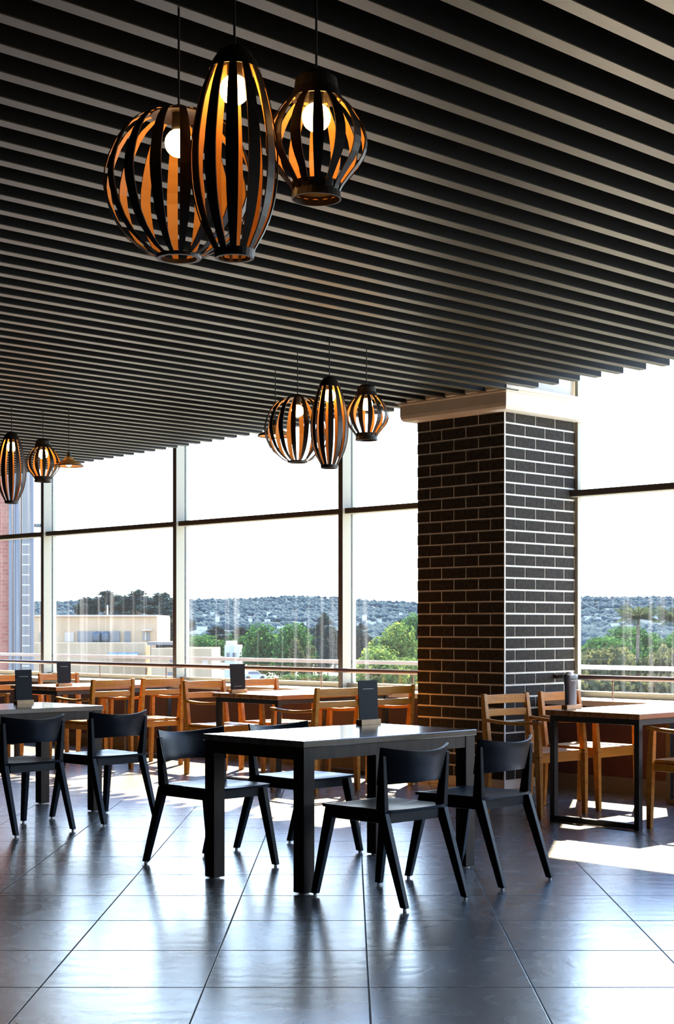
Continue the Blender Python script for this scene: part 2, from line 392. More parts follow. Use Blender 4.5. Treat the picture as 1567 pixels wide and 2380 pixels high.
# brick pillar -----------------------------------------------------------
pl = empty('brick_pillar', P(PU0, PV0), TH)
tag(pl, 'square pillar of dark bricks with cream mortar and a cream cornice', 'pillar')
lu, lv = PU1 - PU0, PV1 - PV0
q = MB(); q.box(.006, lv, .006, lu, 0, 3.05, 1)
zr = [2.960 - .0964 * k for k in range(0, 31)]
J = .0075
rows = [(2.960, 3.046)] + [(zr[k + 1], zr[k]) for k in range(30)]
for r, (z0, z1) in enumerate(rows):
    z0b = max(z0 + J, 0.0); z1b = z1 - J
    if r == 0: z1b = z1
    if z1b <= .01: continue
    A = (r % 2 == 0)
    js = [0, .277, .545, .811, lu] if A else [0, .149, .413, .681, .948]
    for s0, s1 in zip(js[:-1], js[1:]):                     # face towards the room (along u)
        q.box(0, .02, s0 + (J if s0 > 0 else .004), min(s1, lu) - (J if s1 < lu - .02 else .0), z0b, z1b, 0)
    jt = [.018, .1415, .408, .667, .929, lv] if A else [.018, .271, .532, .79, lv]
    for t0, t1 in zip(jt[:-1], jt[1:]):
        q.box(t0 + (J if t0 > .02 else 0), t1 - (J if t1 < lv - .01 else .0), 0.0, .02, z0b, z1b, 0)
    for s0, s1 in zip(js[:-1], js[1:]):                     # far side
        q.box(.02, .5, lu - .02, lu + .004, z0b, z1b, 0) if s0 == 0 else None
q.build('brick_shaft', [M['brick'], M['mortar']], pl)
q = MB()
q.box(0, .012, -.0005, .014, 0, 3.046) ; q.box(-.0015, .014, -.0015, .0, 0, 3.046)
q.build('corner_bead', M['mortar'], pl)
q = MB()
prof = [(0.0, 3.044), (.045, 3.044), (.085, 3.052), (.10, 3.072), (.105, 3.10), (.105, 3.185), (.118, 3.19), (.118, 3.205), (.135, 3.21), (.135, 3.235), (0, 3.235)]
vs = []; n = len(prof)
for o_, z in prof:
    vs += [(-o_, -o_, z), (lv + o_, -o_, z), (lv + o_, lu + o_, z), (-o_, lu + o_, z)]
fs = []
for i in range(n - 1):
    for k in range(4):
        k2 = (k + 1) % 4; fs.append((i * 4 + k, i * 4 + k2, (i + 1) * 4 + k2, (i + 1) * 4 + k))
q._add(vs, fs); q.build('cornice', M['plaster'], pl)
q = MB(); q.box(.02, lv, .02, lu, 3.05, 4.35); q.build('upper_shaft', M['plaster'], pl)

# window railing ----------------------------------------------------------
def railing(u0, u1, posts, label):
    r = empty('window_railing', P((u0 + u1) / 2, 10.32), TH); tag(r, label, 'railing', None)
    c = (u0 + u1) / 2
    MB().tube([(0, u0 - c, .897), (0, u1 - c, .897)], .021, 14).build('handrail', M['rail'], r, smooth=True)
    for p in posts:
        MB().tube([(0, p - c, .72), (0, p - c, .88)], .006, 8).build('post', M['rail'], r)
railing(PU1, 20.9, [9.6 + 1.21 * k for k in range(9)], 'long steel handrail on thin posts along the windows left of the brick pillar')
railing(-2, PU0, [7.4 - 1.21 * k for k in range(6)], 'steel handrail on thin posts along the window right of the brick pillar')

# ================================================================== FURNITURE
def oak_table(u0, u1, v0, v1, label):
    cu, cv = (u0 + u1) / 2, (v0 + v1) / 2; hx, hy = (v1 - v0) / 2, (u1 - u0) / 2
    t = empty('dining_table', P(cu, cv), TH); tag(t, label, 'table', 'tables with square oak legs')
    MB().box(-hx, hx, -hy, hy, .718, .75).build('tabletop', M['table_top'], t, bevel=.003)
    a = MB()
    i = .012; w_ = .022
    a.box(-hx + .07, hx - .07, -hy + i, -hy + i + w_, .655, .718); a.box(-hx + .07, hx - .07, hy - i - w_, hy - i, .655, .718)
    a.box(-hx + i, -hx + i + w_, -hy + .07, hy - .07, .655, .718); a.box(hx - i - w_, hx - i, -hy + .07, hy - .07, .655, .718)
    a.build('apron', M['table_leg'], t)
    for sx_ in (-1, 1):
        for sy_ in (-1, 1):
            x0 = sx_ * (hx - .045); y0 = sy_ * (hy - .045)
            l = MB().box(x0 - .037, x0 + .037, y0 - .037, y0 + .037, .008, .718).build('leg', M['table_leg'], t, bevel=.003)
            g = MB().lathe([(0, 0), (.026, 0), (.026, .009), (0, .009)], (x0, y0, 0), 14)
            g.build('foot_glide', M['glide'], l)
    return t
oak_table(5.50, 6.27, 5.13, 6.42, 'grey oak dining table in the centre with four black chairs pushed around it')
oak_table(9.05, 9.80, 5.20, 6.50, 'grey oak dining table cut off by the left edge beside two black chairs')

def frame_table(u0, u1, v0, v1, label):
    cu, cv = (u0 + u1) / 2, (v0 + v1) / 2; hx, hy = (v1 - v0) / 2, (u1 - u0) / 2
    t = empty('window_table', P(cu, cv), TH); tag(t, label, 'table', 'oak topped tables with black metal frames')
    MB().box(-hx, hx, -hy, hy, .715, .75).build('tabletop', M['table_top2'], t, bevel=.003)
    for sx_ in (-1, 1):
        x0 = sx_ * (hx - .045); f = MB(); g = .02
        f.box(x0 - g, x0 + g, -hy + .02, -hy + .06, 0, .715); f.box(x0 - g, x0 + g, hy - .06, hy - .02, 0, .715)
        f.box(x0 - g, x0 + g, -hy + .06, hy - .06, .005, .04); f.box(x0 - g, x0 + g, -hy + .06, hy - .06, .675, .715)
        f.build('leg_frame', M['black_metal'], t, bevel=.002)
    f = MB(); f.box(-hx + .06, hx - .06, -hy + .03, -hy + .05, .675, .715); f.box(-hx + .06, hx - .06, hy - .05, hy - .03, .675, .715)
    f.build('side_rail', M['black_metal'], t)
    return t
frame_table(12.17, 12.94, 8.20, 9.60, 'oak table on black frame below the window at far left')
frame_table(9.37, 10.20, 8.45, 9.80, 'oak table on black frame by the window left of the brick pillar')
frame_table(5.73, 6.49, 8.28, 9.75, 'sunlit oak table on black frame right of the brick pillar')

# black bentwood chair -----------------------------------------------------
def make_dark_chair():
    t = empty('dining_chair')
    # dished seat
    nx, ny = 13, 13; vs = []; fs = []
    def sp(i, j):
        a = i / (nx - 1) * 2 - 1; c = j / (ny - 1) * 2 - 1
        wx = .205 if c < 0 else .215
        x_ = a * wx; y_ = .035 + c * .222
        rr = .86
        if abs(a) > rr and abs(c) > rr: x_ *= .985; y_ = .035 + c * .218
        dz = -.014 * (1 - a * a) * (1 - min(1, (c + .15) ** 2)) - (.006 * max(0, c - .8) * 5 * (1 - a * a))
        return x_, y_, .452 + dz
    for j in range(ny):
        for i in range(nx): vs.append(sp(i, j))
    for j in range(ny):
        for i in range(nx): x_, y_, z_ = sp(i, j); vs.append((x_ * .98, .035 + (y_ - .035) * .98, .432 if 0 < i < nx - 1 and 0 < j < ny - 1 else .436))
    o = nx * ny
    for j in range(ny - 1):
        for i in range(nx - 1):
            a = j * nx + i; fs.append((a, a + 1, a + nx + 1, a + nx)); fs.append((o + a, o + a + nx, o + a + nx + 1, o + a + 1))
    rim = [i for i in range(nx)] + [j * nx + nx - 1 for j in range(1, ny)] + [(ny - 1) * nx + i for i in range(nx - 2, -1, -1)] + [j * nx for j in range(ny - 2, 0, -1)]
    for a, c in zip(rim, rim[1:] + rim[:1]): fs.append((c, a, o + a, o + c))
    s = MB(); s._add(vs, fs); s.build('seat', M['chair_dark'], t, smooth=False)
    # rails under the seat
    a = MB()
    a.box(-.17, .17, .195, .215, .385, .434); a.box(-.17, .17, -.165, -.145, .385, .434)
    a.box(-.198, -.176, -.15, .20, .385, .434); a.box(.176, .198, -.15, .20, .385, .434)
    a.build('seat_frame', M['chair_dark'], t, bevel=.003)
    for sx_ in (-1, 1):
        l = MB().bar((sx_ * .222, .288, .012), (sx_ * .190, .205, .438), (.030, .036), (.036, .060)).build('leg', M['chair_dark'], t, bevel=.005)
        MB().lathe([(0, 0), (.009, 0), (.009, .013), (0, .013)], (sx_ * .222, .288, 0), 10).build('foot_glide', M['glide'], l)
        l = MB()
        l.bar((sx_ * .212, -.300, .012), (sx_ * .205, -.150, .44), (.030, .036), (.034, .058))
        l.bar((sx_ * .205, -.150, .44), (sx_ * .222, -.168, .705), (.034, .058), (.026, .026))
        l = l.build('leg', M['chair_dark'], t, bevel=.005)
        MB().lathe([(0, 0), (.009, 0), (.009, .013), (0, .013)], (sx_ * .212, -.300, 0), 10).build('foot_glide', M['glide'], l)
    # curved backrest shell
    nx, nz = 17, 5; vs = []; fs = []
    for side in (0, 1):
        for j in range(nz):
            c = j / (nz - 1)
            for i in range(nx):
                a = i / (nx - 1) * 2 - 1
                hw = .222 + .012 * c
                x_ = a * hw; zb = .565 + .010 * (1 - a * a) ; zt = .722 + .024 * abs(a) ** 2
                z_ = zb + (zt - zb) * c
                y_ = -.125 - .035 * c - .078 * (1 - a * a)
                vs.append((x_, y_ + (0 if side == 0 else -.014), z_))
    o = nx * nz
    for j in range(nz - 1):
        for i in range(nx - 1):
            a = j * nx + i; fs.append((a + nx, a + nx + 1, a + 1, a)); fs.append((o + a, o + a + 1, o + a + nx + 1, o + a + nx))
    rim = [i for i in range(nx)] + [j * nx + nx - 1 for j in range(1, nz)] + [(nz - 1) * nx + i for i in range(nx - 2, -1, -1)] + [j * nx for j in range(nz - 2, 0, -1)]
    for a, c in zip(rim, rim[1:] + rim[:1]): fs.append((a, c, o + c, o + a))
    s = MB(); s._add(vs, fs); so = s.build('backrest', M['chair_dark'], t, smooth=True, bevel=.003)
    return t
dark = [(5.18, 5.40, 0, 'black bentwood chair nearest the viewer, its back turned, right front of the centre table'),
        (5.24, 6.13, 4.5, 'black bentwood chair in front of the brick pillar, rightmost of the black chairs'),
        (6.57, 5.43, 180, 'black bentwood chair with blue sheen on its backrest at the left of the centre table'),
        (6.62, 6.13, 180, 'black bentwood chair mostly hidden behind the centre table'),
        (8.60, 5.51, 0, 'black bentwood chair at far left with its back to the viewer'),
        (8.66, 6.22, 0, 'black bentwood chair at the right corner of the left grey oak table'),
        (10.12, 5.60, 180, 'black bentwood chair whose seat just shows at the left edge of the photo')]
proto = None
for (cu, cv, rz, lab) in dark:
    if proto is None: proto = make_dark_chair(); o = proto
    else: o = copy_tree(proto)
    o.location = P(cu, cv); o.rotation_euler = (0, 0, TH + R(rz))
    tag(o, lab, 'chair', 'black bentwood chairs')

# oak armchair ---------------------------------------------------------------
def make_armchair():
    t = empty('oak_armchair'); m = M['oak']
    MB().box(-.225, .225, -.22, .25, .425, .45).build('seat', m, t, bevel=.006)
    f = MB(); f.box(-.215, .215, .215, .24, .375, .425); f.box(-.215, .215, -.235, -.21, .375, .425)
    f.box(-.235, -.21, -.23, .24, .375, .425); f.box(.21, .235, -.23, .24, .375, .425); f.build('seat_frame', m, t, bevel=.002)
    for sx_ in (-1, 1):
        l = MB(); l.bar((sx_ * .222, -.250, 0), (sx_ * .226, -.232, .43), (.032, .040), (.040, .060)); l.bar((sx_ * .226, -.232, .43), (sx_ * .222, -.275, .835), (.040, .060), (.036, .032))
        l.build('back_post', m, t, bevel=.004)
        l = MB(); l.bar((sx_ * .236, .262, 0), (sx_ * .240, .250, .42), (.030, .034), (.038, .050)); l.bar((sx_ * .240, .250, .42), (sx_ * .238, .235, .645), (.038, .050), (.034, .034))
        l.build('front_leg', m, t, bevel=.004)
        pts = [(sx_ * (.238 + .008 * math.sin(math.pi * k)), -.25 + .515 * k, .655 - .016 * math.sin(math.pi * k)) for k in frange(9)]
        MB().sweep(pts, .023, .011).build('armrest', m, t, bevel=.003)
    for z0, hh in ((.795, .032), (.700, .025)):
        yy = -.275 + (.835 - z0) * .106
        pts = [(-.21 + .42 * k, yy - .022 * math.sin(math.pi * k), z0) for k in frange(9)]
        MB().sweep(pts, .010, hh).build('back_rail', m, t, bevel=.003)
    return t
arms = [(13.33, 8.50, 180, 'oak armchair cut off by the left edge behind the far left window table'),
        (13.33, 9.19, 180, 'oak armchair under the window rail behind the far left menu stand'),
        (11.87, 8.43, 0, 'oak armchair with its back turned at the near side of the far left window table'),
        (11.87, 9.02, 0, 'tall looking oak armchair with its back turned just right of the far left window table'),
        (10.58, 8.90, 180, 'oak armchair facing us at the left side of the middle window table'),
        (10.58, 9.54, 180, 'oak armchair whose back peeps out behind the middle window table'),
        (9.02, 8.55, 0, 'oak armchair with its back turned at the right end of the middle window table'),
        (9.02, 9.17, 0, 'oak armchair with its back turned nearest the left edge of the brick pillar'),
        (6.83, 8.59, 180, 'sunlit oak armchair standing right against the front of the brick pillar'),
        (6.83, 9.23, 180, 'sunlit oak armchair behind the rounded menu stand at the right window table'),
        (5.50, 8.68, 0, 'oak armchair cut off by the right edge of the photo')]
proto = None
for (cu, cv, rz, lab) in arms:
    if proto is None: proto = make_armchair(); o = proto
    else: o = copy_tree(proto)
    o.location = P(cu, cv); o.rotation_euler = (0, 0, TH + R(rz + random.uniform(-3, 3)))
    tag(o, lab, 'chair', 'oak armchairs by the windows')

# menu stands ------------------------------------------------------------------
def menu(u, v, label, h=.235, wd=.155, round_top=False, rz=0, low=False):
    t = empty('menu_stand', P(u, v, .75), TH + R(rz)); tag(t, label, 'menu stand', 'menu stands on the tables')
    b_ = MB(); b_.box(-wd / 2 - .004, wd / 2 + .004, -.024, .024, 0, .030); b_.build('wooden_block', M['menu_wood'], t, bevel=.002)
    if not round_top:
        m_ = MB(); m_.hexa([(-wd / 2, -.006, .028), (wd / 2, -.006, .028), (wd / 2, -.001, .028), (-wd / 2, -.001, .028),
                            (-wd / 2 - .003, .006, h + .02), (wd / 2 + .003, .006, h + .02), (wd / 2 + .003, .010, h + .02), (-wd / 2 - .003, .010, h + .02)])
        bo = m_.build('menu_board', M['menu'], t)
        zc = .055 if low else h - .03
        yy = -.0068 + (zc - .028) / (h - .008) * .012 - .0008
        MB().box(-wd * .28, wd * .28, yy, yy + .001, zc, zc + .003).build('printed_line', M['menu_line'], bo)
    else:
        pts = [(-.062, 0), (-.06, .02), (-.045, .035), (0, .040), (.045, .035), (.06, .02), (.062, 0), (.045, -.018), (0, -.024), (-.045, -.018)]
        m_ = MB(); vs = []; fs = []
        zs = [(.028, .82), (.15, .86), (.20, 1.0), (.228, 1.06), (.236, 1.0)]
        for z, sc in zs: vs += [(x_ * sc, y_ * sc, z) for x_, y_ in pts]
        n = len(pts)
        for i in range(len(zs) - 1):
            for k in range(n): k2 = (k + 1) % n; fs.append((i * n + k, i * n + k2, (i + 1) * n + k2, (i + 1) * n + k))
        fs.append(tuple(range((len(zs) - 1) * n, len(zs) * n))); m_._add(vs, fs)
        bo = m_.build('rolled_sleeve', mat('dark_blue_sleeve', (.05, .07, .10), .25), t, smooth=True)
        MB().box(-.045, .035, -.0285, -.0275, .192, .196).build('printed_line', M['menu_line'], bo)
        MB().lathe([(0, .026), (.018, .023), (.030, .010), (.032, -.006)], (-.028, 0, .236), 16).build('white_curl', mat('white_paper', (.8, .85, .88), .4), t, smooth=True)
    return t
menu(6.21, 6.30, 'charcoal menu board in a wooden block on the centre oak table', h=.232, wd=.150)
menu(9.64, 6.22, 'charcoal menu board in a wooden block on the left grey oak table', h=.228, wd=.135)
menu(12.33, 8.40, 'charcoal menu board on the window table at far left', h=.215, wd=.15)
menu(10.04, 8.60, 'charcoal menu board with a line near its foot on the middle window table', h=.225, wd=.16, low=True)
menu(6.42, 8.48, 'blue grey sleeve with a rounded white top on the right window table', round_top=True)

# ================================================================== LAMPS
def shade_strip(prof, ang, w0, rmax, zt):
    """one veneer strip following the profile (r, z)"""
    vs = []; fs = []; mi = []
    ca, sa = math.cos(ang), math.sin(ang)
    n = len(prof)
    for i, (r, z) in enumerate(prof):
        hw = w0 / 2 * (.20 + .80 * (r / rmax) ** 1.3)
        for (dr, dw) in ((0, -hw), (0, hw), (-.004, hw), (-.004, -hw)):
            rr = r + dr; vs.append((ca * rr - sa * dw, sa * rr + ca * dw, z))
    for i in range(n - 1):
        for k in range(4):
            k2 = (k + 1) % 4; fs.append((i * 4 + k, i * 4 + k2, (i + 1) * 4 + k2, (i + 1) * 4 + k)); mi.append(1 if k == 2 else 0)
    fs.append((0, 1, 2, 3)); fs.append((4 * n - 1, 4 * n - 2, 4 * n - 3, 4 * n - 4)); mi += [0, 0]
    m = MB(); m.v = vs; m.f = [list(f) for f in fs]; m.m = mi
    return m
def smooth_prof(keys, n=15):
    out = []
    for i in range(n):
        t = i / (n - 1) * (len(keys) - 1); k = min(int(t), len(keys) - 2); f = t - k
        p0 = keys[max(k - 1, 0)]; p1 = keys[k]; p2 = keys[k + 1]; p3 = keys[min(k + 2, len(keys) - 1)]
        out.append(tuple(.5 * (2 * p1[j] + (p2[j] - p0[j]) * f + (2 * p0[j] - 5 * p1[j] + 4 * p2[j] - p3[j]) * f * f + (3 * p1[j] - p0[j] - 3 * p2[j] + p3[j]) * f ** 3) for j in (0, 1)))
    return out
def make_lamp(kind):
    t = empty({'tall': 'slender_pendant_lamp', 'globe': 'globe_pendant_lamp', 'onion': 'onion_pendant_lamp', 'disc': 'saucer_pendant_lamp'}[kind], (0, 0, CZ))
    z = lambda a: a - CZ
    if kind == 'tall':
        keys = [(.052, z(2.945)), (.090, z(2.855)), (.113, z(2.76)), (.126, z(2.66)), (.120, z(2.55)), (.096, z(2.46)), (.050, z(2.372))]
        nr, w0, rmax, bz = 12, .036, .126, z(2.846)
        cap = [(0, z(2.975)), (.022, z(2.972)), (.046, z(2.955)), (.062, z(2.93)), (.074, z(2.902)), (.070, z(2.902)), (.045, z(2.95)), (0, z(2.96))]
        ring = [(.046, z(2.362)), (.056, z(2.362)), (.060, z(2.385)), (.056, z(2.385)), (.046, z(2.362))]; ctop = z(2.97)
    elif kind == 'globe':
        keys = [(.030, z(2.885)), (.120, z(2.862)), (.185, z(2.80)), (.226, z(2.70)), (.224, z(2.62)), (.180, z(2.52)), (.110, z(2.458)), (.060, z(2.437))]
        nr, w0, rmax, bz = 16, .034, .228, z(2.787)
        cap = [(0, z(2.905)), (.02, z(2.90)), (.045, z(2.888)), (.085, z(2.874)), (.085, z(2.868)), (0, z(2.88))]
        ring = [(.056, z(2.432)), (.068, z(2.432)), (.070, z(2.442)), (.058, z(2.446)), (.056, z(2.432))]; ctop = z(2.9)
    elif kind == 'onion':
        keys = [(.068, z(2.88)), (.105, z(2.845)), (.140, z(2.79)), (.152, z(2.74)), (.140, z(2.69)), (.105, z(2.645)), (.078, z(2.61)), (.070, z(2.59))]
        nr, w0, rmax, bz = 14, .032, .152, z(2.817)
        cap = [(0, z(2.95)), (.04, z(2.948)), (.062, z(2.93)), (.066, z(2.90)), (.078, z(2.87)), (.073, z(2.87)), (.06, z(2.90)), (0, z(2.94))]
        ring = [(.070, z(2.62)), (.066, z(2.60)), (.070, z(2.573)), (.075, z(2.573)), (.071, z(2.60)), (.076, z(2.62)), (.070, z(2.62))]; ctop = z(2.95)
    else:
        keys = None; bz = z(2.735); ctop = z(2.80)
        cap = [(0, z(2.80)), (.03, z(2.79)), (.045, z(2.765)), (.125, z(2.725)), (.127, z(2.715)), (.123, z(2.716)), (.040, z(2.758)), (0, z(2.77))]
        ring = [(.124, z(2.710)), (.131, z(2.710)), (.131, z(2.720)), (.124, z(2.720)), (.124, z(2.710))]
    MB().tube([(0, 0, ctop), (0, 0, .16)], .0035, 8).build('cord', M['cord'], t)
    MB().lathe(cap, (0, 0, 0), 28).build('cap', M['lamp'] if kind != 'disc' else M['amber'], t, smooth=False)
    MB().lathe(ring, (0, 0, 0), 28).build('bottom_ring', M['lamp'], t)
    if keys:
        pr = smooth_prof(keys, 17)
        for k in range(nr):
            shade_strip(pr, 2 * math.pi * k / nr - math.pi / 2, w0, rmax, 0).build('rib', [M['rib'], M['rib_in']], t)
    so = MB().lathe([(0, bz + .10), (.020, bz + .10), (.022, bz + .045), (.018, bz + .032), (0, bz + .032)], (0, 0, 0), 16).build('lamp_socket', M['cord'], t)
    br = .043 if kind != 'disc' else .03
    bu = [(br * math.sin(math.pi * k / 12), bz - br * math.cos(math.pi * k / 12)) for k in range(13)]
    MB().lathe(bu, (0, 0, 0), 20).build('bulb', M['bulb'], t, smooth=True)
    return t
clusters = [(-.330, 4.45, 1, (-.193, .30), (.232, .15), 'in the large cluster at the top'),
            (-.132, 10.30, 1, (-.222, .30), (.249, .20), 'in the middle cluster beside the pillar'),
            (-2.88, 13.2, 1, None, (.21, .30), 'in the small cluster at the left edge')]
pro = {}
def place_lamp(kind, x_, y_, lab, grp, rz=0):
    if kind not in pro: pro[kind] = make_lamp(kind); o = pro[kind]
    else: o = copy_tree(pro[kind])
    o.location = (x_, y_, CZ); o.rotation_euler = (0, 0, rz); tag(o, lab, 'pendant lamp', grp)
for i, (x_, y_, s_, g_, o_, where) in enumerate(clusters):
    place_lamp('tall', x_, y_, 'slender dark slatted pendant lamp ' + where, 'dark slatted pendant lamps', .02 + .07 * i)
    if g_: place_lamp('globe', x_ + g_[0], y_ + g_[1], 'round globe of dark slats, pendant lamp ' + where, 'dark slatted pendant lamps', .20 + .1 * i)
    place_lamp('onion', x_ + o_[0], y_ + o_[1], 'onion shaped dark slatted pendant lamp ' + where, 'dark slatted pendant lamps', .06 + .1 * i)
place_lamp('disc', at(640, 1013, 11.4).x, 11.4, 'flat amber saucer lamp behind the middle lamp cluster', 'flat amber saucer lamps')
place_lamp('disc', at(160, 1080, 13.5).x, 13.5, 'flat amber saucer lamp right of the left edge lamp cluster', 'flat amber saucer lamps')

# ================================================================== OUTSIDE
GZ = -12.0
q = MB(); q.box(-3000, 3000, 20, 1400, GZ - 1, GZ); struct(q.build('ground', M['ground']))
# wooded hills
nx, ny = 420, 80; vs = []; fs = []
for j in range(ny):
    y_ = 1000 + 3200 * (j / (ny - 1)) ** 1.1
    for i in range(nx):
        x_ = (-.42 + .84 * i / (nx - 1)) * y_
        px = CX + x_ / y_ * F
        ridge = 64 + 9 * math.sin(px / 260.0 + .6) + 5 * math.sin(px / 97.0) - 20 / (1 + math.exp((px - 380) / 40)) 
        t = min(1, max(0, (y_ - 1000) / 2700))
        z_ = GZ + (ridge * y_ / F * 1.0 + 1.3 - GZ) * (t ** .9) if t < 1 else GZ + (ridge * 3700 / F + 1.3 - GZ)
        nz = mnoise.noise(Vector((x_ * .008, y_ * .008, 0))) * 9 + mnoise.noise(Vector((x_ * .04, y_ * .03, 3))) * 9
        vs.append((x_, y_, z_ + nz * (.3 + .7 * t)))
for j in range(ny - 1):
    for i in range(nx - 1):
        a = j * nx + i; fs.append((a, a + 1, a + nx + 1, a + nx))
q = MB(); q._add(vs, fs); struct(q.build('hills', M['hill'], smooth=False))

# forest blobs over the hills: nobody could count them
def hill_z(x_, y_):
    px = CX + x_ / y_ * F; ridge = 64 + 9 * math.sin(px / 260.0 + .6) + 5 * math.sin(px / 97.0) - 20 / (1 + math.exp((px - 380) / 40))
    t = min(1, max(0, (y_ - 1000) / 2700))
    z_ = GZ + (ridge * min(y_, 3700) / F + 1.3 - GZ) * (t ** .9)
    return z_ + (mnoise.noise(Vector((x_ * .008, y_ * .008, 0))) * 9) * (.3 + .7 * t)
rf = random.Random(21); fm = MB()
ico = [(0, 0, 1), (.89, 0, .45), (.28, .85, .45), (-.72, .53, .45), (-.72, -.53, .45), (.28, -.85, .45), (.72, .53, -.45), (-.28, .85, -.45), (-.89, 0, -.45), (-.28, -.85, -.45), (.72, -.53, -.45), (0, 0, -1)]
icf = [(0, 1, 2), (0, 2, 3), (0, 3, 4), (0, 4, 5), (0, 5, 1), (1, 6, 2), (2, 7, 3), (3, 8, 4), (4, 9, 5), (5, 10, 1), (6, 7, 2), (7, 8, 3), (8, 9, 4), (9, 10, 5), (10, 6, 1), (11, 7, 6), (11, 8, 7), (11, 9, 8), (11, 10, 9), (11, 6, 10)]
for _ in range(13000):
    y_ = 1000 + 2750 * rf.random() ** .8; x_ = rf.uniform(-.24, .22) * y_
    if mnoise.noise(Vector((x_ * .006, y_ * .004, 7))) < -.12 and y_ < 2600: continue
    r0 = rf.uniform(3.2, 7.5); zz = hill_z(x_, y_)
    fm._add([(x_ + a * r0 * rf.uniform(.8, 1.2), y_ + b_ * r0, zz + 2 + c * r0 * rf.uniform(.7, 1.2)) for a, b_, c in ico], icf)
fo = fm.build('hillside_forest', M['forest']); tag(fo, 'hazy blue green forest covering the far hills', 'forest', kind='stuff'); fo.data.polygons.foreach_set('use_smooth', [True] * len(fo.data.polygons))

# trees
def make_tree(name, blobs, trunk_h, trunk_r, m, nleaf, ls, seed):
    rnd = random.Random(seed); t = empty(name)
    vs = []; fs = []
    tot = sum(b_[3] ** 2 for b_ in blobs)
    for (bx, by, bz, br) in blobs:
        for _ in range(int(nleaf * br * br / tot)):
            d = Vector((rnd.gauss(0, 1), rnd.gauss(0, 1), rnd.gauss(0, 1))).normalized()
            rr = br * (rnd.random() ** .35) * (1 + .25 * mnoise.noise(d * 2.5 + Vector((bx, by, bz))))
            c = Vector((bx, by, bz)) + Vector((d.x * rr, d.y * rr, d.z * rr * .85))
            a = Vector((rnd.gauss(0, 1), rnd.gauss(0, 1), rnd.gauss(0, 1))).normalized(); b_ = a.cross(d + Vector((.01, .02, .5))).normalized()
            s_ = ls * rnd.uniform(.6, 1.3); o = len(vs)
            vs += [c - a * s_ - b_ * s_ * .6, c + a * s_ * .2 - b_ * s_, c + a * s_ + b_ * s_ * .3, c - a * s_ * .2 + b_ * s_]
            fs.append((o, o + 1, o + 2, o + 3))
    f = MB(); f._add(vs, fs); f.build('foliage', m, t)
    tr = MB(); tr.tube([(0, 0, 0), (trunk_r * .5, 0, trunk_h * .5), (0, trunk_r * .4, trunk_h)], [trunk_r, trunk_r * .8, trunk_r * .5], 8)
    for (bx, by, bz, br) in blobs[:8]:
        tr.tube([(0, 0, trunk_h * .75), (bx * .5, by * .5, (trunk_h * .75 + bz) / 2 + .3), (bx, by, bz)], [trunk_r * .45, trunk_r * .3, trunk_r * .12], 6)
    tr.build('trunk', M['trunk'], t)
    return t
def blobset(n, w_, z0, z1, br, seed):
    r = random.Random(seed); return [(r.uniform(-w_, w_), r.uniform(-w_, w_), r.uniform(z0, z1), br * r.uniform(.7, 1.2)) for _ in range(n)]
kinds = {
 'broad': lambda: make_tree('broadleaf_tree', [(0, 0, 11.5, 3.2), (-2.6, 0, 9.5, 2.8), (2.8, .5, 9.8, 2.7), (.5, -1.5, 8.0, 3.0), (-1, 1.5, 6.5, 3), (3.2, 0, 7, 2.2), (-3.4, 0, 6.8, 2.2)], 8, .35, M['leaf'], 5200, .26, 1),
 'yellow': lambda: make_tree('broadleaf_tree', [(0, 0, 11, 2.4), (-2.2, 0, 9, 2.2), (2.4, 0, 9.4, 2), (.5, -1, 7.5, 2.6), (-2.6, 0, 6, 2.2), (2.8, 0, 6.2, 2.3), (0, 0, 4.5, 2.6)], 6, .3, M['leaf_y'], 5200, .22, 2),
 'euca': lambda: make_tree('eucalyptus_tree', [(0, 0, 21.8, 1.1), (-.9, .4, 20.6, 1.4), (1.1, -.3, 19.8, 1.5), (-1.9, .3, 18.8, 1.5), (.2, 0, 18.6, 1.7), (2.3, 0, 17, 1.3), (-2.9, -.5, 16, 1.3), (-.8, .6, 15.6, 1.4), (1.4, 0, 14.6, 1.5), (3.2, .2, 13.6, 1.3), (-2.5, .2, 13, 1.6), (0, 0, 12, 1.8), (2.6, .3, 11, 1.7), (-3.4, 0, 10.5, 1.6), (-1.2, 0, 9.4, 2.0), (1.6, 0, 8.4, 2.1), (-3.0, .4, 7.4, 1.9), (3.4, 0, 8.0, 1.7), (0, 0, 6, 2.2)], 20, .28, M['leaf_b'], 9000, .24, 3),
 'bush': lambda: make_tree('leafy_shrub', blobset(7, 2.6, 1.2, 4.2, 1.7, 5), 2.5, .2, M['leaf_o'], 3600, .20, 4),
 'sparse': lambda: make_tree('sparse_tree', blobset(9, 2.0, 5, 11, 1.2, 9), 9, .22, M['leaf_o'], 1800, .2, 6)}
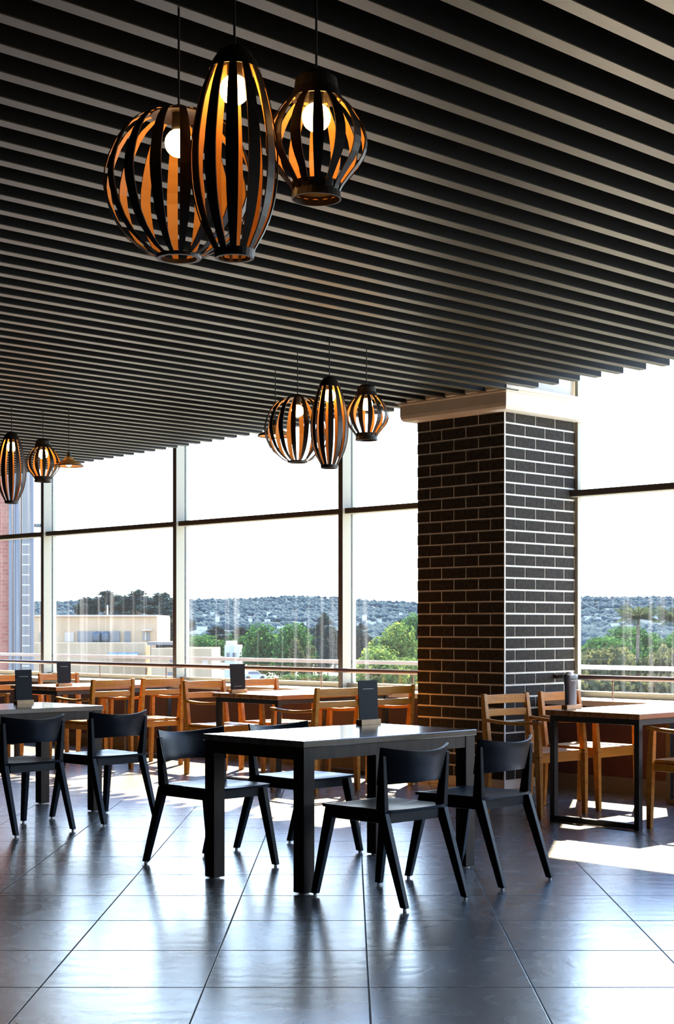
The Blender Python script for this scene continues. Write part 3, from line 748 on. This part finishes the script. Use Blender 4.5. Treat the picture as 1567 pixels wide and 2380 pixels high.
def palm():
    rnd = random.Random(3); t = empty('coconut_palm')
    f = MB()
    for k in range(26):
        an = k * 2.399; up = rnd.uniform(-.1, 1.9); ln = rnd.uniform(2.6, 3.4) / (1 + .25 * up)
        pts = []
        for s_ in frange(9):
            rr = ln * s_; zz = 15 + up * ln * .75 * s_ - 1.35 * s_ * s_
            pts.append(Vector((math.cos(an) * rr, math.sin(an) * rr, zz)))
        f.tube(pts, [.05 * (1 - .8 * s_) for s_ in frange(9)], 4)
        sd = Vector((-math.sin(an), math.cos(an), 0))
        for i in range(1, 9):
            for h_ in (0, .33, .66):
                p = pts[i - 1].lerp(pts[i], h_); dr = (pts[i] - pts[i - 1]).normalized()
                for sg in (-1, 1):
                    ll = .95 * math.sin(math.pi * min(1, (i - 1 + h_) / 8.6 + .12)) + .12
                    tip = p + sd * sg * ll * .8 + dr * ll * .5 + Vector((0, 0, -ll * .45))
                    f._add([p - dr * .05, p + dr * .05, tip], [(0, 1, 2)])
    f.build('fronds', M['leaf_p'], t)
    MB().tube([(0, 0, 0), (.25, 0, 5), (.1, 0, 10), (0, 0, 15)], [.3, .2, .17, .14], 8).build('trunk', M['trunk'], t)
    return t
kinds['palm'] = palm
tp = {}
def tree(kind, px, ytop, Y, lab, grp, natural_h, sc=None, rz=None):
    c = at(px, ytop, Y); hgt = c.z - GZ
    if kind not in tp: tp[kind] = kinds[kind](); o = tp[kind]
    else: o = copy_tree(tp[kind])
    k = hgt / natural_h
    o.location = (c.x, Y, GZ); o.scale = (sc or k, sc or k, k); o.rotation_euler = (0, 0, rz if rz is not None else (px * .37) % 6.28)
    tag(o, lab, 'tree', grp)
NH = dict(broad=14.8, yellow=13.4, euca=23.4, bush=5.6, sparse=12.2, palm=16.5)
T = [('broad', 608, 1440, 300, 'dense green tree beyond the window, left of the pair in the middle bay', None),
     ('broad', 682, 1437, 290, 'green tree with a sunlit crown beyond the middle window bay', None),
     ('sparse', 712, 1470, 270, 'thin brownish tree in front of the sunlit green crown', None),
     ('yellow', 925, 1438, 210, 'yellow green tree directly left of the brick pillar, outside', None),
     ('yellow', 880, 1492, 170, 'low yellow green tree outside at the left of the pillar bay', None),
     ('broad', 968, 1415, 330, 'dark green tree half hidden behind the pillar edge', None),
     ('euca', 200, 1382, 420, 'tall thin tree behind the cream building, leftmost', None),
     ('euca', 247, 1366, 420, 'tall thin tree behind the cream building, second from left', None),
     ('euca', 283, 1378, 430, 'tall thin tree behind the cream building, third from left', None),
     ('euca', 322, 1364, 410, 'tall spindly tree behind the middle of the cream roof', None),
     ('euca', 376, 1370, 350, 'large blue green tree right of the cream building', None),
     ('euca', 396, 1382, 340, 'blue green tree just left of the window mullion', None),
     ('broad', 462, 1472, 330, 'small dark tree outside right of the window mullion', None),
     ('palm', 1484, 1402, 150, 'coconut palm outside right of the brick pillar', None),
     ('palm', 1572, 1408, 140, 'coconut palm cut off by the right edge of the photo', None),
     ('euca', 762, 1450, 420, 'hazy tall tree left of the rightmost mullion', None),
     ('euca', 742, 1475, 380, 'hazy tree beside the sparse brown one', None)]
for kd, px, yt, Y, lab, g in T:
    tree(kd, px, yt, Y, lab, g, NH[kd], sc=(1.0 if kd in ('broad', 'yellow') else 1.9 if kd == 'euca' and px < 420 else None))
rnd = random.Random(11)
ORD = ['first', 'second', 'third', 'fourth', 'fifth', 'sixth', 'seventh', 'eighth', 'ninth', 'tenth', 'eleventh', 'twelfth']
for i in range(10):
    tree('bush', 1375 + i * 24 + rnd.uniform(-5, 5), rnd.uniform(1478, 1505), 150 + (i % 3) * 14, ORD[i] + ' olive green shrub from the brick pillar, in the row of tall shrubs outside', 'shrubs outside the right window', NH['bush'], sc=rnd.uniform(1.0, 1.3))
for i in range(7):
    tree('bush', 1365 + i * 34, rnd.uniform(1545, 1556), 125, ORD[i] + ' olive shrub from the brick pillar, low below the right handrail', 'low shrubs under the right handrail', NH['bush'], sc=rnd.uniform(1.0, 1.2))
for i in range(9):
    tree('yellow', 850 + i * 16, rnd.uniform(1520, 1548), 175 + (i % 2) * 12, ORD[i] + ' pale green shrub from the rightmost mullion towards the pillar, low outside', 'low shrubs left of the pillar', NH['yellow'], sc=.8)
for i in range(12):
    tree('broad', 640 + i * 15, rnd.uniform(1560, 1578), 250, ORD[i] + ' hedge shrub from the left, below the handrail in the middle bay', 'hedge shrubs below the handrail', NH['broad'], sc=.8)
for i in range(46):
    px = rnd.uniform(430, 985); 
    if 590 < px < 700: px += 130
    tree(rnd.choice(['broad', 'broad', 'euca']), px, rnd.uniform(1470, 1515), rnd.uniform(480, 800), 'hazy distant trees in the valley below the hills', 'distant valley trees', 14.0, sc=rnd.uniform(.9, 1.5))
for i in range(12):
    tree('broad', rnd.uniform(1350, 1600), rnd.uniform(1455, 1485), rnd.uniform(300, 500), 'hazy distant trees behind the palms', 'distant trees behind the palms', 14.0, sc=rnd.uniform(.9, 1.3))

# buildings outside
def face_box(px0, px1, py0, py1, Y, depth, name, m, parent):
    a = at(px0, py1, Y); c = at(px1, py0, Y)
    q = MB(); q.box(a.x - parent.location.x, c.x - parent.location.x, 0 + Y - parent.location.y, depth + Y - parent.location.y, a.z - parent.location.z, c.z - parent.location.z)
    return q.build(name, m, parent)
bl = empty('cream_building', (at(225, 0, 190).x, 190, GZ)); tag(bl, 'flat roofed cream building with black water tanks outside the left window bays', 'building')
face_box(60, 365, 1433, 1495, 190, 14, 'upper_storey', M['beige'], bl)
face_box(60, 364, 1429, 1433, 189.7, 14, 'roof_parapet', M['beige2'], bl)
face_box(60, 338, 1494, 1720, 183, 10, 'lower_storey', M['beige'], bl)
face_box(180, 278, 1467, 1495, 189.5, .4, 'tank_recess', M['window_dark'], bl)
face_box(150, 172, 1470, 1492, 189.9, .3, 'window', M['beige2'], bl)
w1 = face_box(289, 303, 1467, 1494, 189.9, .3, 'window', M['window_dark'], bl)
for k in range(5): face_box(290, 302, 1470 + k * 5, 1471 + k * 5, 189.85, .1, 'louvre', M['pipe'], w1) if False else None
face_box(332, 348, 1469, 1489, 189.9, .3, 'window', M['window_dark'], bl)
face_box(337, 340, 1469, 1489, 189.8, .3, 'window_bar', M['beige2'], bl)
face_box(329, 351, 1463, 1466, 189.0, 1, 'window_canopy', M['beige2'], bl)
face_box(92, 102, 1470, 1504, 189.9, .3, 'window', M['window_dark'], bl)
for px in (225, 245):
    c = at(px, 1494, 188.8)
    t = empty('water_tank', (c.x, 188.6, c.z)); tag(t, 'black plastic water tank on the cream building, %s one' % ('left' if px == 225 else 'right'), 'water tank', 'black water tanks')
    MB().lathe([(0, 0), (.5, 0), (.52, .5), (.5, .6), (.52, .7), (.5, 1.1), (.3, 1.3), (.12, 1.33), (.12, 1.42), (0, 1.42)], (0, 0, 0), 20).build('tank_body', M['tank'], t, smooth=True)
c = at(229, 1420, 188); q = MB(); q.tube([(0, 0, -1.0), (0, 0, .9)], .09, 8); o = q.build('vent_pipe', M['white']); o.location = (c.x, 195, c.z - .1); tag(o, 'short white vent pipe on the flat roof of the cream building', 'pipe')
for k in range(3):
    t = at(262 + k * 24, 1527, 182); o = MB().hexa([(-1, 0, 0), (1, 0, 0), (1, 1.2, .45), (-1, 1.2, .45), (-1, 0, .08), (1, 0, .08), (1, 1.2, .53), (-1, 1.2, .53)])
    q = MB(); q.hexa([(-.55, 0, 0), (.55, 0, 0), (.55, 1.2, .45), (-.55, 1.2, .45), (-.55, 0, .08), (.55, 0, .08), (.55, 1.2, .53), (-.55, 1.2, .53)])
    o = q.build('solar_panel', M['solar']); o.location = (t.x, 181, t.z); tag(o, 'blue solar water panels leaning in front of the cream building', 'solar panel', 'solar panels')
b3 = empty('annex_building', (at(420, 0, 176).x, 176, GZ)); tag(b3, 'low cream annex with grey roof edges right of the cream building', 'building')
face_box(352, 492, 1507, 1720, 176, 12, 'wall', M['beige'], b3)
face_box(342, 420, 1492, 1499, 180, 8, 'roof_slab', M['roof_grey'], b3)
face_box(395, 410, 1525, 1540, 175.9, .2, 'window', M['window_dark'], b3)
face_box(470, 484, 1525, 1545, 175.9, .2, 'window', M['beige2'], b3)
for px in (390, 345):
    face_box(px, px + 10, 1562, 1572, 175.9, .2, 'window', M['window_dark'], b3) if px > 350 else None
wh = empty('white_house', (at(540, 0, 320).x, 320, GZ)); tag(wh, 'small white house among the trees in the middle window bay', 'house')
face_box(522, 556, 1500, 1720, 320, 10, 'wall', M['white'], wh)
face_box(525, 545, 1490, 1500, 322, 8, 'upper_storey', M['white'], wh)
face_box(541, 549, 1517, 1527, 319.8, .3, 'window', M['window_dark'], wh)
face_box(527, 533, 1517, 1527, 319.8, .3, 'window', M['window_dark'], wh)
# houses on the far hillside
hp = None
for i in range(60):
    px = rnd.choice([rnd.uniform(440, 985), rnd.uniform(440, 985), rnd.uniform(1345, 1567)]); Y = rnd.uniform(1300, 2300)
    ty = min(1, max(0, (Y - 1000) / 2700)); ridge = 66
    z_ = GZ + (ridge * Y / F + 1.3 - GZ) * (ty ** .9)
    if hp is None:
        hp = empty('hillside_house'); MB().box(-5, 5, 0, 8, -6, 9).build('wall', M['white'], hp); MB().box(-5.5, 5.5, -.5, 8.5, 9, 9.8).build('roof', M['roof_grey'], hp); o = hp
    else: o = copy_tree(hp)
    s_ = rnd.uniform(.22, .55); o.location = ((px - CX) / F * Y, Y, hill_z((px - CX) / F * Y, Y) + 5); o.scale = (s_ * rnd.uniform(.8, 1.7), s_, s_); tag(o, 'tiny pale houses dotted over the hazy hillside', 'house', 'houses on the hillside')
# brick tower with pipes at the left
tw = empty('brick_tower', (at(20, 0, 34).x, 34, GZ)); tag(tw, 'red brick building side with pipes seen through the leftmost window bay', 'building')
a = at(-260, 2800, 34); c = at(80, 900, 34); q = MB(); ox = tw.location.x
q.hexa([(a.x - ox, 0, 0), (c.x - ox, 0, 0), (c.x - ox - 1.2, 5, 0), (a.x - ox, 5, 0), (a.x - ox, 0, 19), (c.x - ox, 0, 19), (c.x - ox - 1.2, 5, 19), (a.x - ox, 5, 19)]); q.build('brick_wall', M['redbrick'], tw)
for px, r_p in ((24, .045), (33, .03), (41, .06), (74, .04)):
    c = at(px, 0, 33.8); MB().tube([(c.x - tw.location.x, -.15, 0), (c.x - tw.location.x, -.15, 19)], r_p, 10).build('pipe', M['pipe'], tw, smooth=True)
face_box(50, 72, 900, 2800, 33.85, .1, 'duct', M['pipe'], tw)
for k in range(22):
    a = at(52, 0, 33.7).x - tw.location.x; c = at(69, 0, 33.7).x - tw.location.x; z_ = 12.5 - GZ * 0 - 2 + k * .22
    MB().tube([(a, -.32, z_), (c, -.32, z_)], .012, 6).build('ladder_rung', M['white'], tw)
face_box(78, 97, 1217, 1224, 33.9, .3, 'bracket', M['tank'], tw)
# terrace coping outside
q = MB(); q.box(-.06, .06, -12, 12, 0, .04); o = q.build('terrace_coping', M['exrail'], bevel=.004); o.rotation_euler = (0, 0, TH); o.location = P(10, 12.3, .90)
tag(o, 'long white coping line outside just above the handrail', 'parapet')
# parked car
cz = at(592, 1577, 260)
cr2 = empty('parked_car', (cz.x, 260, cz.z - .2), R(12)); tag(cr2, 'white parked car outside below the handrail in the middle bay', 'car')
q = MB(); q.hexa([(-1.9, -.8, .3), (1.9, -.8, .3), (1.9, .8, .3), (-1.9, .8, .3), (-1.85, -.8, .95), (1.8, -.8, .85), (1.8, .8, .85), (-1.85, .8, .95)])
q.hexa([(-1.5, -.75, .95), (1.0, -.75, .9), (1.0, .75, .9), (-1.5, .75, .95), (-1.1, -.65, 1.45), (.5, -.65, 1.45), (.5, .65, 1.45), (-1.1, .65, 1.45)])
q.build('car_body', M['white'], cr2, bevel=.05)
MB().hexa([(-1.3, -.77, 1.0), (.8, -.77, 1.0), (.8, -.70, 1.0), (-1.3, -.70, 1.0), (-1.05, -.70, 1.38), (.45, -.70, 1.38), (.45, -.66, 1.38), (-1.05, -.66, 1.38)]).build if False else None
q = MB(); q.hexa([(-1.3, -.775, 1.0), (.8, -.775, 1.0), (.8, -.70, 1.0), (-1.3, -.70, 1.0), (-1.05, -.69, 1.38), (.45, -.69, 1.38), (.45, -.6, 1.38), (-1.05, -.6, 1.38)]); q.build('side_glass', M['window_dark'], cr2)
for wx in (-1.2, 1.2):
    MB().tube([(wx, -.85, .33), (wx, .85, .33)], .33, 16).build('wheel', M['gasket'], cr2)
pk = MB(); a = at(480, 1582, 255); c = at(640, 1582, 255); pk.box(a.x, c.x, 250, 270, GZ, a.z - .1); o = pk.build('parking_deck', M['roof_grey']); tag(o, 'grey parking deck under the white car outside', 'deck')
